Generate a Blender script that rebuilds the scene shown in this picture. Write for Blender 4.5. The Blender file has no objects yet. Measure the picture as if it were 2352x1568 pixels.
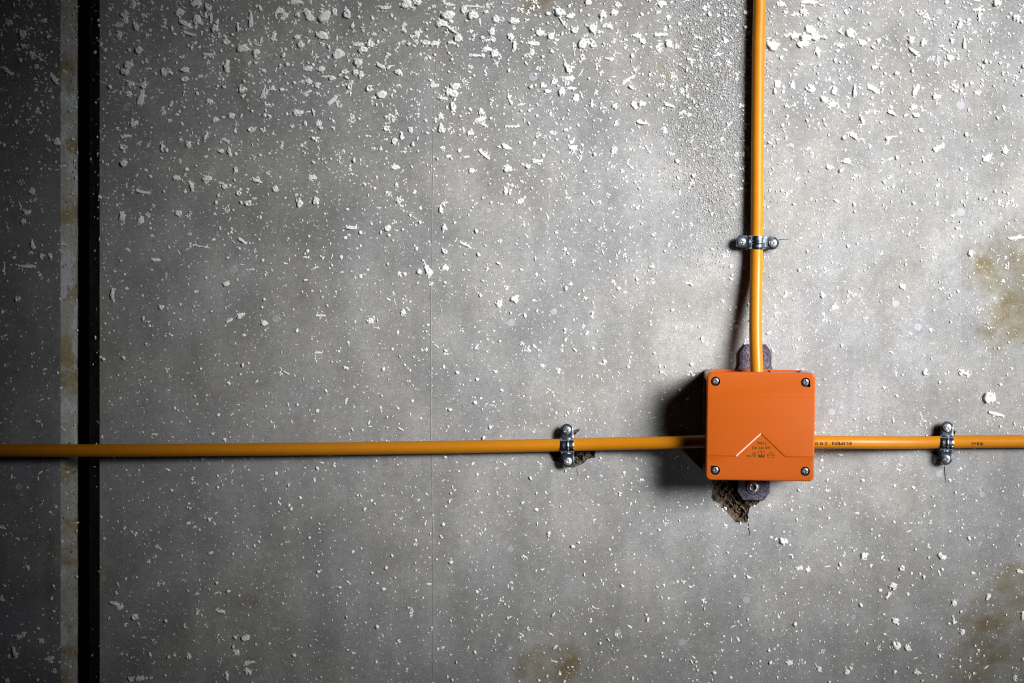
import bpy, bmesh, math, random
import numpy as np
from mathutils import Vector, Matrix
from mathutils.geometry import delaunay_2d_cdt

random.seed(7)
rng = np.random.default_rng(11)
scene = bpy.context.scene
COL = scene.collection

# ------------------------------------------------------------------ camera, light, exposure
S = 2260.0            # photograph pixels per metre on the wall plane
D = 2.95              # camera distance from the wall
AX, AY = 1176.0, 460.0   # where the optical axis meets the picture (shifted lens)
ZC = 1.65             # height of the optical axis

def P(px, py, h=0.0):
    """a point at height h (m) proud of the wall that is seen at pixel px, py"""
    k = (D - h) / D / S
    return Vector(((px - AX) * k, -h, ZC - (py - AY) * k))

cam_d = bpy.data.cameras.new('camera')
cam_d.sensor_width = 36.0
cam_d.lens = 36.0 * D / (2352.0 / S)
cam_d.shift_y = -(784.0 - AY) / 2352.0
cam_d.clip_start = 0.05
cam = bpy.data.objects.new('camera', cam_d)
cam.location = (0, -D, ZC)
cam.rotation_euler = (math.radians(90), 0, 0)
COL.objects.link(cam)
scene.camera = cam

w = bpy.data.worlds.new('world')
scene.world = w
w.use_nodes = True
w.node_tree.nodes['Background'].inputs[0].default_value = (0.62, 0.75, 1.0, 1)
w.node_tree.nodes['Background'].inputs[1].default_value = 0.0055

def area_light(name, loc, aim, size, power, spread, color=(1, 1, 1)):
    d = bpy.data.lights.new(name, 'AREA')
    d.shape = 'DISK'
    d.size = size
    d.energy = power
    d.spread = math.radians(spread)
    d.color = color
    o = bpy.data.objects.new(name, d)
    o.location = loc
    o.rotation_euler = (Vector(aim) - Vector(loc)).to_track_quat('-Z', 'Y').to_euler()
    COL.objects.link(o)
    return o

# seven soft lamps in a honeycomb, all trained on the box: one broad, gridded source to the upper right
LAMP = Vector((1.84, -1.55, ZC + 0.68)); AIM = Vector((0.37, 0, ZC + 0.01))
_d = (AIM - LAMP).normalized(); _s = _d.cross(Vector((0, 0, 1))).normalized(); _t = _d.cross(_s)
for k in range(7):
    off = Vector() if k == 6 else (_s * math.cos(k * math.pi / 3) + _t * math.sin(k * math.pi / 3)) * 0.52
    area_light('softbox_lamp', LAMP + off, AIM + off * 0.5, 0.56, 0.88, 17.6, (1.0, 0.985, 0.97))
area_light('low_lamp', (0.902, -0.745, ZC - 0.973), P(1740, 1030), 0.12, 0.07, 40, (1.0, 0.98, 0.95))

vs = scene.view_settings
vs.view_transform = 'Standard'
vs.look = 'None'
vs.gamma = 1.0
vs.use_curve_mapping = False
vs.exposure = 0.0

# ------------------------------------------------------------------ helpers
def tag(o, label=None, cat=None, group=None, kind=None):
    if label: o['label'] = label
    if cat: o['category'] = cat
    if group: o['group'] = group
    if kind: o['kind'] = kind
    return o

def link_mesh(name, verts, faces, mat, parent=None, smooth=False, sharp=None):
    me = bpy.data.meshes.new(name)
    me.from_pydata([tuple(v) for v in verts], [], [tuple(f) for f in faces])
    me.update()
    if mat: me.materials.append(mat)
    o = bpy.data.objects.new(name, me)
    COL.objects.link(o)
    if parent: o.parent = parent
    if smooth: shade(o, sharp)
    return o

def shade(o, sharp=None):
    me = o.data
    me.polygons.foreach_set('use_smooth', [True] * len(me.polygons))
    if sharp is not None:
        bm = bmesh.new(); bm.from_mesh(me)
        for e in bm.edges:
            if len(e.link_faces) == 2 and e.calc_face_angle(0) > math.radians(sharp):
                e.smooth = False
        bm.to_mesh(me); bm.free()

def link_bm(name, bm, mat, parent=None, smooth=False, sharp=None):
    me = bpy.data.meshes.new(name)
    bm.to_mesh(me); bm.free()
    if mat: me.materials.append(mat)
    o = bpy.data.objects.new(name, me)
    COL.objects.link(o)
    if parent: o.parent = parent
    if smooth: shade(o, sharp)
    return o

def empty(name, loc, roll=0.0):
    """local x = right, y = up, z = out of the wall"""
    o = bpy.data.objects.new(name, None)
    o.empty_display_size = 0.02
    o.location = loc
    o.rotation_euler = (math.radians(90), math.radians(roll), 0)
    COL.objects.link(o)
    return o

def inside(poly, pts):
    """even-odd test of many points against one polygon"""
    poly = np.asarray(poly, float); pts = np.asarray(pts, float)
    res = np.zeros(len(pts), bool)
    x, y = pts[:, 0], pts[:, 1]
    n = len(poly)
    for i in range(n):
        x0, y0 = poly[i]; x1, y1 = poly[(i + 1) % n]
        c = ((y0 > y) != (y1 > y))
        with np.errstate(divide='ignore', invalid='ignore'):
            t = (x1 - x0) * (y - y0) / (y1 - y0 + 1e-30) + x0
        res ^= c & (x < t)
    return res

def dist_to_poly(poly, pts):
    poly = np.asarray(poly, float); pts = np.asarray(pts, float)
    d = np.full(len(pts), 1e9)
    n = len(poly)
    for i in range(n):
        a = poly[i]; b = poly[(i + 1) % n]
        ab = b - a
        t = np.clip(((pts - a) @ ab) / (ab @ ab + 1e-30), 0, 1)
        d = np.minimum(d, np.linalg.norm(pts - (a + t[:, None] * ab), axis=1))
    return d

# ------------------------------------------------------------------ materials
class NT:
    def __init__(self, name):
        self.m = bpy.data.materials.new(name)
        self.m.use_nodes = True
        self.t = self.m.node_tree
        self.b = self.t.nodes['Principled BSDF']
        self.co = self.t.nodes.new('ShaderNodeNewGeometry').outputs['Position']
    def n(self, typ, **kw):
        x = self.t.nodes.new(typ)
        for k, v in kw.items(): setattr(x, k, v)
        return x
    def put(self, sock, v):
        if isinstance(v, bpy.types.NodeSocket): self.t.links.new(v, sock)
        elif v is not None:
            if sock.type == 'RGBA' and len(v) == 3: v = (*v, 1)
            sock.default_value = v
    def noise(self, scale, detail=3.0, rough=0.55, vec=None, dist=0.0):
        x = self.n('ShaderNodeTexNoise')
        self.put(x.inputs['Vector'], vec or self.co)
        x.inputs['Scale'].default_value = scale
        x.inputs['Detail'].default_value = detail
        x.inputs['Roughness'].default_value = rough
        x.inputs['Distortion'].default_value = dist
        return x.outputs['Fac']
    def math(self, op, a, b=None, c=None, clamp=False):
        x = self.n('ShaderNodeMath', operation=op, use_clamp=clamp)
        for s, v in zip(x.inputs, (a, b, c)):
            if v is not None: self.put(s, v)
        return x.outputs[0]
    def ramp(self, v, lo, hi, a=0.0, b=1.0):
        x = self.n('ShaderNodeMapRange', interpolation_type='SMOOTHSTEP')
        self.put(x.inputs['Value'], v)
        for nme, val in (('From Min', lo), ('From Max', hi), ('To Min', a), ('To Max', b)):
            x.inputs[nme].default_value = val
        return x.outputs[0]
    def mix(self, fac, a, b, mode='MIX'):
        x = self.n('ShaderNodeMix', data_type='RGBA', blend_type=mode)
        self.put(x.inputs[0], fac)
        self.put(x.inputs[6], a); self.put(x.inputs[7], b)
        return x.outputs[2]
    def grey(self, v):
        x = self.n('ShaderNodeCombineColor')
        for i in range(3): self.put(x.inputs[i], v)
        return x.outputs[0]
    def mapv(self, scale=(1, 1, 1), loc=(0, 0, 0), rot=(0, 0, 0)):
        x = self.n('ShaderNodeMapping')
        self.put(x.inputs['Vector'], self.co)
        x.inputs['Location'].default_value = loc
        x.inputs['Scale'].default_value = scale
        x.inputs['Rotation'].default_value = rot
        return x.outputs[0]
    def bump(self, h, dist, strength=1.0, normal=None):
        x = self.n('ShaderNodeBump')
        x.inputs['Strength'].default_value = strength
        x.inputs['Distance'].default_value = dist
        self.put(x.inputs['Height'], h)
        if normal: self.put(x.inputs['Normal'], normal)
        return x.outputs[0]
    def out(self, color=None, rough=None, metal=None, normal=None, spec=None):
        b = self.b
        if color is not None: self.put(b.inputs['Base Color'], color)
        if rough is not None: self.put(b.inputs['Roughness'], rough)
        if metal is not None: self.put(b.inputs['Metallic'], metal)
        if spec is not None: self.put(b.inputs['Specular IOR Level'], spec)
        if normal is not None: self.put(b.inputs['Normal'], normal)
        return self.m

def ellipse_mask(t, px, py, rx, ry, rot=0.0, wob=0.5, scale=18.0, soft=0.35, seed=0.0):
    """a blot on the wall: centre and radii in picture pixels, ragged by noise"""
    c = P(px, py)
    sub = t.n('ShaderNodeVectorMath', operation='SUBTRACT')
    t.put(sub.inputs[0], t.co); sub.inputs[1].default_value = (c.x, 0, c.z)
    r = t.n('ShaderNodeVectorRotate', rotation_type='Y_AXIS')
    t.put(r.inputs['Vector'], sub.outputs[0]); r.inputs['Angle'].default_value = math.radians(rot)
    mul = t.n('ShaderNodeVectorMath', operation='MULTIPLY')
    t.put(mul.inputs[0], r.outputs[0]); mul.inputs[1].default_value = (S / rx, 0, S / ry)
    ln = t.n('ShaderNodeVectorMath', operation='LENGTH')
    t.put(ln.inputs[0], mul.outputs[0])
    nz = t.noise(scale, 5.0, 0.65, t.mapv(loc=(seed, seed * 1.7, 0)))
    v = t.math('MULTIPLY_ADD', t.math('SUBTRACT', nz, 0.5), wob * 4.0, ln.outputs['Value'])
    return t.ramp(v, 1.0, 1.0 - soft)

def concrete(name, stains=(), sandy=False, tint=(1, 1, 1), base=0.232, spots=True):
    t = NT(name)
    big = t.noise(4.2, 5.0, 0.6)
    mid = t.noise(17.0, 6.0, 0.66, dist=0.3)
    fine = t.noise(150.0, 5.0, 0.75)
    grain = t.noise(900.0, 3.0, 0.8)
    streak = t.noise(9.0, 4.0, 0.6, t.mapv(scale=(5.0, 1, 0.55)))
    v = t.math('MULTIPLY', t.ramp(big, 0.25, 0.75, 0.87, 1.12), t.ramp(mid, 0.25, 0.75, 0.80, 1.19))
    v = t.math('MULTIPLY', v, t.ramp(fine, 0.2, 0.8, 0.83, 1.18))
    v = t.math('MULTIPLY', v, t.ramp(grain, 0.22, 0.78, 0.55, 1.45))
    v = t.math('MULTIPLY', v, t.ramp(streak, 0.3, 0.7, 0.93, 1.06))
    # cement lime bloom, slightly bluish, and darker damp clouds
    v = t.math('MULTIPLY', v, base)
    hue = t.mix(t.ramp(t.noise(7.0, 4.0, 0.6, t.mapv(loc=(3, 5, 1))), 0.4, 0.62), (1.0, 0.995, 0.955), (0.975, 0.99, 1.02))
    col = t.mix(1.0, t.grey(v), hue, 'MULTIPLY')
    col = t.mix(1.0, col, tint, 'MULTIPLY')
    # bare dark pores in the cement skin
    pore = t.math('MULTIPLY', t.ramp(t.noise(480.0, 2.0, 0.5), 0.63, 0.72), t.ramp(mid, 0.38, 0.58))
    col = t.mix(t.math('MULTIPLY', pore, 0.6), col, (0.07, 0.068, 0.062))
    # thin flat lavender paint spots
    if spots:
        vo = t.n('ShaderNodeTexVoronoi', feature='F1')
        t.put(vo.inputs['Vector'], t.mapv(scale=(1, 0, 1))); vo.inputs['Scale'].default_value = 46.0
        rnd = t.n('ShaderNodeSeparateColor'); t.put(rnd.inputs[0], vo.outputs['Color'])
        lim = t.math('MULTIPLY', t.ramp(rnd.outputs[0], 0.82, 1.0), 0.20)
        dd = t.math('MULTIPLY_ADD', t.math('SUBTRACT', t.noise(160.0, 2.0), 0.5), 0.10, vo.outputs['Distance'])
        sp = t.math('LESS_THAN', dd, lim)
        col = t.mix(t.math('MULTIPLY', sp, 0.55), col, (0.40, 0.40, 0.48))
    for (px, py, rx, ry, rot, amt, sd, c) in stains:
        mk = ellipse_mask(t, px, py, rx, ry, rot, 0.42, 16.0, 0.5, sd)
        tex = t.ramp(t.noise(38.0, 5.0, 0.7, t.mapv(loc=(sd, 0, sd))), 0.33, 0.62, 0.25, 1.0)
        f = t.math('MULTIPLY', t.math('MULTIPLY', mk, tex), amt)
        col = t.mix(f, col, t.mix(1.0, col, c, 'MULTIPLY'))
    h = t.math('ADD', t.math('MULTIPLY', fine, 0.5), t.math('MULTIPLY', grain, 0.30))
    nrm = t.bump(h, 0.0013, 0.65)
    if sandy:
        mk = ellipse_mask(t, 1655, 210, 120, 420, 0, 0.22, 12.0, 0.6, 4.0)
        sand = t.math('MULTIPLY', t.noise(330.0, 4.0, 0.75), mk)
        nrm = t.bump(sand, 0.005, 0.8, nrm)
    return t.out(col, 0.78, 0, nrm, 0.25)

OLIVE = (0.62, 0.54, 0.34)
OCHRE = (0.74, 0.60, 0.34)
STAINS = [
    (2330, 640, 150, 120, 0, 0.85, 1.3, OLIVE),
    (2330, 735, 105, 75, 20, 0.95, 2.7, OLIVE),
    (2262, 620, 34, 38, 0, 0.9, 5.1, OCHRE),
    (2330, 1440, 150, 120, -20, 0.8, 3.3, OLIVE),
    (2265, 1432, 34, 24, 0, 0.8, 3.9, OCHRE),
    (2230, 1530, 80, 70, 0, 0.7, 6.2, OLIVE),
    (2325, 1325, 55, 34, 30, 0.9, 7.4, OCHRE),
    (1245, 1525, 95, 62, 15, 0.75, 8.5, OLIVE),
    (1308, 1535, 26, 46, -25, 0.9, 9.1, OCHRE),
    (1240, 14, 46, 22, 0, 0.95, 10.2, OCHRE),
    (1525, 168, 12, 30, 25, 0.9, 11.8, OCHRE),
    (548, 170, 24, 150, 12, 0.5, 12.6, OLIVE),
    (575, 1385, 26, 30, 30, 0.5, 13.6, OLIVE),
    (255, 1340, 26, 60, 0, 0.45, 14.6, OLIVE),
]
M_wall = concrete('concrete', STAINS, True)
M_wall_left = concrete('concrete_left_panel', [(115, 1330, 14, 130, 0, 0.6, 2.2, OLIVE)], False, (0.93, 0.96, 1.0), base=0.195)

def mortar_edge():
    t = NT('cement_edge')
    a = t.noise(30.0, 5.0, 0.7, t.mapv(scale=(1, 1, 0.9)))
    b = t.noise(260.0, 4.0, 0.75)
    base = t.mix(t.ramp(t.noise(26.0, 4.0, 0.6, t.mapv(scale=(0.35, 0.35, 1.3), loc=(9, 2, 4))), 0.50, 0.62), (0.30, 0.30, 0.275), (0.23, 0.19, 0.105))
    milky = t.math('MULTIPLY', t.ramp(a, 0.50, 0.60), 0.9)
    col = t.mix(milky, base, (0.40, 0.43, 0.47))
    col = t.mix(1.0, col, t.grey(t.ramp(b, 0.2, 0.8, 0.7, 1.25)), 'MULTIPLY')
    pore = t.ramp(t.noise(210.0, 2.0, 0.5), 0.67, 0.72)
    col = t.mix(t.math('MULTIPLY', pore, 0.85), col, (0.02, 0.02, 0.018))
    h = t.math('ADD', t.math('MULTIPLY', a, 0.8), t.math('MULTIPLY', b, 0.3))
    return t.out(col, 0.75, 0, t.bump(h, 0.003, 0.7), 0.3)
M_edge = mortar_edge()

def plain(name, col, rough, metal=0.0, spec=0.5, bscale=None, bdist=0.0003, var=0.0, vscale=60.0, coat=0.0):
    t = NT(name)
    c = col
    if var:
        c = t.mix(1.0, col, t.grey(t.ramp(t.noise(vscale, 4.0, 0.65), 0.25, 0.75, 1 - var, 1 + var)), 'MULTIPLY')
    nrm = t.bump(t.noise(bscale, 3.0, 0.6), bdist, 0.6) if bscale else None
    m = t.out(c, rough, metal, nrm, spec)
    if coat:
        t.b.inputs['Coat Weight'].default_value = coat
        t.b.inputs['Coat Roughness'].default_value = 0.12
    return m

def plaster():
    t = NT('white_plaster')
    n = t.noise(700.0, 3.0, 0.7)
    c = t.mix(1.0, (0.88, 0.88, 0.865), t.grey(t.ramp(t.noise(200.0, 3.0, 0.6), 0.25, 0.75, 0.93, 1.05)), 'MULTIPLY')
    return t.out(c, 0.8, 0, t.bump(n, 0.0016, 0.9), 0.3)
M_plaster = plaster()
M_grit = plain('cement_grit', (0.275, 0.275, 0.28), 0.85, 0, 0.25, 800.0, 0.0006, 0.35, 260.0)
M_joint = plain('joint_backing', (0.012, 0.012, 0.012), 0.95, 0, 0.1, 90.0, 0.001, 0.3)
M_edge_dark = plain('dark_concrete_edge', (0.045, 0.044, 0.038), 0.8, 0, 0.2, 200.0, 0.0008, 0.4, 60.0)  # right chamfer, much darker than the left one
M_seam = plain('seam_cement', (0.30, 0.30, 0.29), 0.8, 0, 0.25)
M_box = plain('orange_plastic', (0.335, 0.064, 0.0022), 0.42, 0, 0.24, 1400.0, 0.00008, coat=0.42)
M_cable = plain('cable_sheath', (0.385, 0.142, 0.003), 0.38, 0, 0.30, 220.0, 0.0001, 0.05, 90.0)
M_black = plain('flat_black', (0.012, 0.012, 0.013), 0.7, 0, 0.3)
M_ink = plain('black_ink', (0.010, 0.006, 0.004), 0.6, 0, 0.15)
M_green = plain('green_ink', (0.010, 0.036, 0.001), 0.6, 0, 0.1)
M_zinc = plain('bright_zinc', (0.50, 0.58, 0.69), 0.22, 1.0, 0.5, 900.0, 0.00012, 0.12, 300.0)
M_screw = plain('zinc_screw', (0.78, 0.80, 0.84), 0.33, 1.0, 0.5)
M_dark_screw = plain('burnished_screw', (0.38, 0.39, 0.41), 0.34, 1.0, 0.5)

def hammered():
    t = NT('hammered_steel')
    a = t.noise(420.0, 3.0, 0.7)
    b = t.noise(55.0, 3.0, 0.6)
    col = t.mix(t.ramp(a, 0.35, 0.7), (0.05, 0.042, 0.058), (0.23, 0.205, 0.27))
    col = t.mix(1.0, col, t.grey(t.ramp(b, 0.3, 0.7, 0.7, 1.15)), 'MULTIPLY')
    return t.out(col, t.ramp(a, 0.3, 0.7, 0.5, 0.3), 0.75, t.bump(t.noise(900.0, 3.0, 0.6), 0.0004, 0.7), 0.5)
M_plate = hammered()

def broken():
    t = NT('broken_concrete')
    vo = t.n('ShaderNodeTexVoronoi', feature='F1'); t.put(vo.inputs['Vector'], t.co)
    vo.inputs['Scale'].default_value = 170.0
    sc = t.n('ShaderNodeSeparateColor'); t.put(sc.inputs[0], vo.outputs['Color'])
    n = t.noise(420.0, 4.0, 0.75)
    col = t.mix(t.ramp(n, 0.3, 0.7), (0.04, 0.03, 0.02), (0.17, 0.13, 0.09))
    stone = t.math('MULTIPLY', t.ramp(sc.outputs[0], 0.66, 0.7), t.ramp(vo.outputs['Distance'], 0.62, 0.5))
    col = t.mix(t.math('MULTIPLY', stone, 0.9), col, (0.02, 0.02, 0.023))
    return t.out(col, 0.85, 0, t.bump(n, 0.002, 0.8), 0.25)
M_broken = broken()

# ------------------------------------------------------------------ the concrete wall, its joint and its broken places
def jag(poly, step=3.0, amp=1.1, seed=1):
    r = random.Random(seed)
    out = []
    n = len(poly)
    for i in range(n):
        a = Vector(poly[i]); b = Vector(poly[(i + 1) % n])
        k = max(1, int((b - a).length / step))
        for j in range(k):
            p = a.lerp(b, j / k)
            out.append((p.x + r.uniform(-amp, amp), p.y + r.uniform(-amp, amp)))
    return out

def crack_poly(pts, w0, w1, seed=1):
    r = random.Random(seed)
    left, right = [], []
    dense = []
    for i in range(len(pts) - 1):
        a = Vector(pts[i]); b = Vector(pts[i + 1])
        k = max(2, int((b - a).length / 4))
        for j in range(k): dense.append(a.lerp(b, j / k))
    dense.append(Vector(pts[-1]))
    for i, p in enumerate(dense):
        d = (dense[min(i + 1, len(dense) - 1)] - dense[max(i - 1, 0)]).normalized()
        nrm = Vector((-d.y, d.x))
        ww = (w0 + (w1 - w0) * i / (len(dense) - 1)) * 0.5 * r.uniform(0.8, 1.2)
        q = p + nrm * r.uniform(-0.5, 0.5)
        left.append(tuple(q + nrm * ww)); right.append(tuple(q - nrm * ww))
    return left + right[::-1]

BROKEN = [   # name, outline in picture pixels, depth in mm
    ('broken_patch', jag([(1628, 1092), (1634, 1104), (1638.8, 1115), (1634.7, 1131), (1633.7, 1141), (1638, 1150), (1653, 1155.5),
        (1656, 1166), (1671, 1177), (1681.6, 1191), (1687, 1197), (1698, 1201.4), (1709, 1199.5), (1716.5, 1199), (1718.5, 1190),
        (1717.8, 1181), (1720.5, 1171), (1724, 1162.7), (1734.7, 1160.6), (1743, 1153.5), (1748, 1145), (1742, 1118), (1700, 1092)], 3.0, 1.0, 3), 8.0),
    ('broken_patch', jag([(1262, 1038), (1263, 1051), (1271, 1057), (1290, 1062.4), (1297.5, 1071.6), (1315, 1074.7), (1324, 1070.6),
        (1337, 1066.5), (1349.6, 1054), (1366, 1050), (1367, 1037), (1345, 1018), (1280, 1018)], 3.0, 1.0, 4), 6.0),
    ('broken_patch', jag([(1281, 998), (1296, 988), (1319, 987), (1331, 984.5), (1333, 986), (1326, 993), (1321, 998), (1300, 1006)], 2.5, 0.6, 5), 4.0),
    ('broken_patch', jag([(2146, 981), (2159, 978), (2172, 990), (2158, 1004), (2135, 1003), (2144, 996)], 2.5, 0.7, 6), 5.0),
    ('broken_patch', jag([(2180, 984), (2190, 987), (2196, 991), (2190, 1001), (2178, 1000)], 2.5, 0.7, 7), 4.0),
    ('broken_patch', jag([(2148, 1063), (2156, 1067), (2166, 1067.5), (2180, 1064), (2180, 1052), (2156, 1052)], 2.5, 0.8, 8), 3.0),
    ('broken_patch', jag([(2138, 1036), (2152, 1034), (2156, 1046), (2145, 1045)], 2.5, 0.8, 14), 3.0),
    ('crack', crack_poly([(1718.6, 1201.0), (1718.8, 1214), (1721.3, 1219), (1720.5, 1232)], 3.0, 0.9, 9), 3.0),
    ('crack', crack_poly([(1324, 1076), (1325.5, 1083), (1327.8, 1091)], 1.6, 0.9, 10), 2.0),
    ('crack', crack_poly([(2168.8, 1070), (2170, 1085), (2171, 1096), (2172.5, 1108)], 2.0, 1.4, 11), 2.0),
    ('crack', crack_poly([(1786, 551.5), (1797, 550), (1811, 549.2)], 1.7, 0.8, 12), 2.0),
    ('crack', crack_poly([(1691, 556), (1684, 556.6), (1678, 555.3)], 1.6, 0.8, 13), 2.0),
]

def to_wall(pts):
    return [((x - AX) / S, ZC - (y - AY) / S) for x, y in pts]

XR = 1.75                       # right end of the wall
XL = -1.55
ZB, ZT = 0.0, 2.75
x_edge_r = (229.0 - AX) / S     # arris of the main panel
x_gap_r = P(205, 784, -0.011).x
x_edge_l = (139.0 - AX) / S
x_gap_l = P(176, 784, -0.016).x

def wall_mesh(name, x0, x1, polys, mat):
    v2 = [Vector((x0, ZB)), Vector((x1, ZB)), Vector((x1, ZT)), Vector((x0, ZT))]
    ed = [(0, 1), (1, 2), (2, 3), (3, 0)]
    for p in polys:
        k = len(v2)
        v2 += [Vector(q) for q in p]
        ed += [(k + i, k + (i + 1) % len(p)) for i in range(len(p))]
    vo, eo, fo = delaunay_2d_cdt(v2, ed, [], 0, 1e-7)[:3]
    vo = np.array([tuple(v) for v in vo])
    cen = np.array([vo[list(f)].mean(axis=0) for f in fo])
    keep = np.ones(len(fo), bool)
    for p in polys: keep &= ~inside(p, cen)
    verts = [(a, 0.0, b) for a, b in vo]
    faces = []
    for f, k in zip(fo, keep):
        if not k: continue
        a, b, c = f
        ar = (vo[b][0]-vo[a][0])*(vo[c][1]-vo[a][1]) - (vo[b][1]-vo[a][1])*(vo[c][0]-vo[a][0])
        faces.append((a, b, c) if ar > 0 else (a, c, b))      # facing -y
    n = len(verts)
    T = 0.22
    verts += [(x0, 0, ZB), (x1, 0, ZB), (x1, 0, ZT), (x0, 0, ZT), (x0, T, ZB), (x1, T, ZB), (x1, T, ZT), (x0, T, ZT)]
    for q in ((0, 4, 5, 1), (1, 5, 6, 2), (2, 6, 7, 3), (3, 7, 4, 0), (4, 7, 6, 5)):
        if (x0 == x_edge_r and q == (3, 7, 4, 0)) or (x1 == x_edge_l and q == (1, 5, 6, 2)): continue
        faces.append(tuple(n + i for i in q))
    return link_mesh(name, verts, faces, mat)

hole_polys = [to_wall(p) for _, p, _ in BROKEN]
wall = wall_mesh('wall_back', x_edge_r, XR, hole_polys, M_wall)
tag(wall, 'large grey concrete panel spattered with white plaster, right of the dark joint', 'wall', kind='structure')
wall_l = wall_mesh('wall_left', XL, x_edge_l, [], M_wall_left)
tag(wall_l, 'narrow dark grey concrete panel at the left edge, left of the joint', 'wall', kind='structure')

def edge_strip(name, xa, xb, hb, parent, mat):
    """chamfer from the face to the joint, then the joint's flank going in; slightly uneven"""
    n = 520
    r = random.Random(int(abs(xa) * 1e4))
    verts, faces = [], []
    for i in range(n + 1):
        z = ZB + (ZT - ZB) * i / n
        j = r.uniform(-0.0004, 0.0004)
        verts += [(xa, 0, z), (xa + (xb - xa) * 0.5, hb * 0.5 + j, z), (xb + r.uniform(-0.0003, 0.0003), hb, z), (xb, 0.22, z)]
    for i in range(n):
        for k in range(3):
            a = i * 4 + k
            q = (a, a + 1, a + 5, a + 4)
            faces.append(q if xb > xa else q[::-1])
    return link_mesh(name, verts, faces, mat, parent)
edge_strip('joint_edge', x_edge_l, x_gap_l, 0.016, wall_l, M_edge)['label'] = 'pale chamfered joint edge with ochre and milky stains'
edge_strip('joint_edge', x_edge_r, x_gap_r, 0.011, wall, M_edge_dark)['label'] = 'dark joint edge'

jb = bmesh.new()
bmesh.ops.create_cube(jb, size=1.0, matrix=Matrix.Translation(((x_gap_l + x_gap_r) / 2, 0.13, (ZB + ZT) / 2)) @ Matrix.Diagonal((x_gap_r - x_gap_l + 0.004, 0.03, ZT - ZB, 1)))
tag(link_bm('trim_1', jb, M_joint), 'black recessed filler deep in the vertical wall joint', 'joint', kind='structure')

def cavity(name, poly, depth, idx):
    r = random.Random(100 + idx)
    pa = np.array(poly)
    lo, hi = pa.min(axis=0), pa.max(axis=0)
    step = 2.4 if name == 'broken_patch' else 0.9
    g = [(x + r.uniform(-.8, .8) * step * .5, y + r.uniform(-.8, .8) * step * .5)
         for x in np.arange(lo[0], hi[0], step) for y in np.arange(lo[1], hi[1], step)]
    g = np.array(g)
    g = g[inside(poly, g)] if len(g) else g
    if len(g):
        g = g[dist_to_poly(poly, g) > step * 0.3]
    pts = [Vector(p) for p in poly] + [Vector(p) for p in g]
    n = len(poly)
    ed = [(i, (i + 1) % n) for i in range(n)]
    vo, eo, fo = delaunay_2d_cdt(pts, ed, [], 0, 1e-6)[:3]
    vo = np.array([tuple(v) for v in vo])
    dd = dist_to_poly(poly, vo)
    cen = np.array([vo[list(f)].mean(axis=0) for f in fo])
    ok = inside(poly, cen)
    verts = []
    ph = r.uniform(0, 10)
    for (x, y), d in zip(vo, dd):
        if d < 0.05: dep = 0.0
        else:
            slope = 1.1 if name == 'broken_patch' else 3.0
            dep = min(d / S * slope + 0.0007, depth / 1000.0)
            dep *= 0.62 + 0.25 * math.sin(x * 0.33 + ph) * math.cos(y * 0.29 + ph) + r.uniform(-0.22, 0.3)
        verts.append(((x - AX) / S, max(dep, 0.0) if d >= 0.05 else 0.0, ZC - (y - AY) / S))
    faces = []
    for f, k in zip(fo, ok):
        if not k: continue
        a, b, c = f
        ar = (vo[b][0]-vo[a][0])*(vo[c][1]-vo[a][1]) - (vo[b][1]-vo[a][1])*(vo[c][0]-vo[a][0])
        faces.append((a, c, b) if ar > 0 else (a, b, c))
    return link_mesh(name, verts, faces, M_broken, wall)
for i, (nm, poly, dep) in enumerate(BROKEN):
    o = cavity(nm, poly, dep, i)
    if i == 0: o['label'] = 'broken brown concrete below the orange box'

def seam(pts, wpx, hmm, mat, parent):
    verts, faces = [], []
    for i, (x, y) in enumerate(pts):
        for dx, h in ((-wpx / 2, -0.0001), (-wpx / 4, hmm / 1000), (wpx / 4, hmm / 1000), (wpx / 2, -0.0001)):
            verts.append(((x + dx - AX) / S, -h, ZC - (y - AY) / S))
    for i in range(len(pts) - 1):
        for k in range(3):
            a = i * 4 + k
            faces.append((a + 1, a, a + 4, a + 5))
    return link_mesh('formwork_seam', verts, faces, mat, parent)
seam([(1012, -300), (1010, 0), (1003, 110), (996, 250), (994, 420), (990, 700), (990, 1000), (995, 1250), (995, 1900)], 1.5, 0.35, M_seam, wall)
seam([(283, -300), (283, 500), (284, 1000), (284, 1900)], 1.0, 0.07, M_seam, wall)
seam([(2214, -300), (2206, 400), (2205, 800), (2204, 1200), (2195, 1900)], 0.9, 0.06, M_seam, wall)

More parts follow.
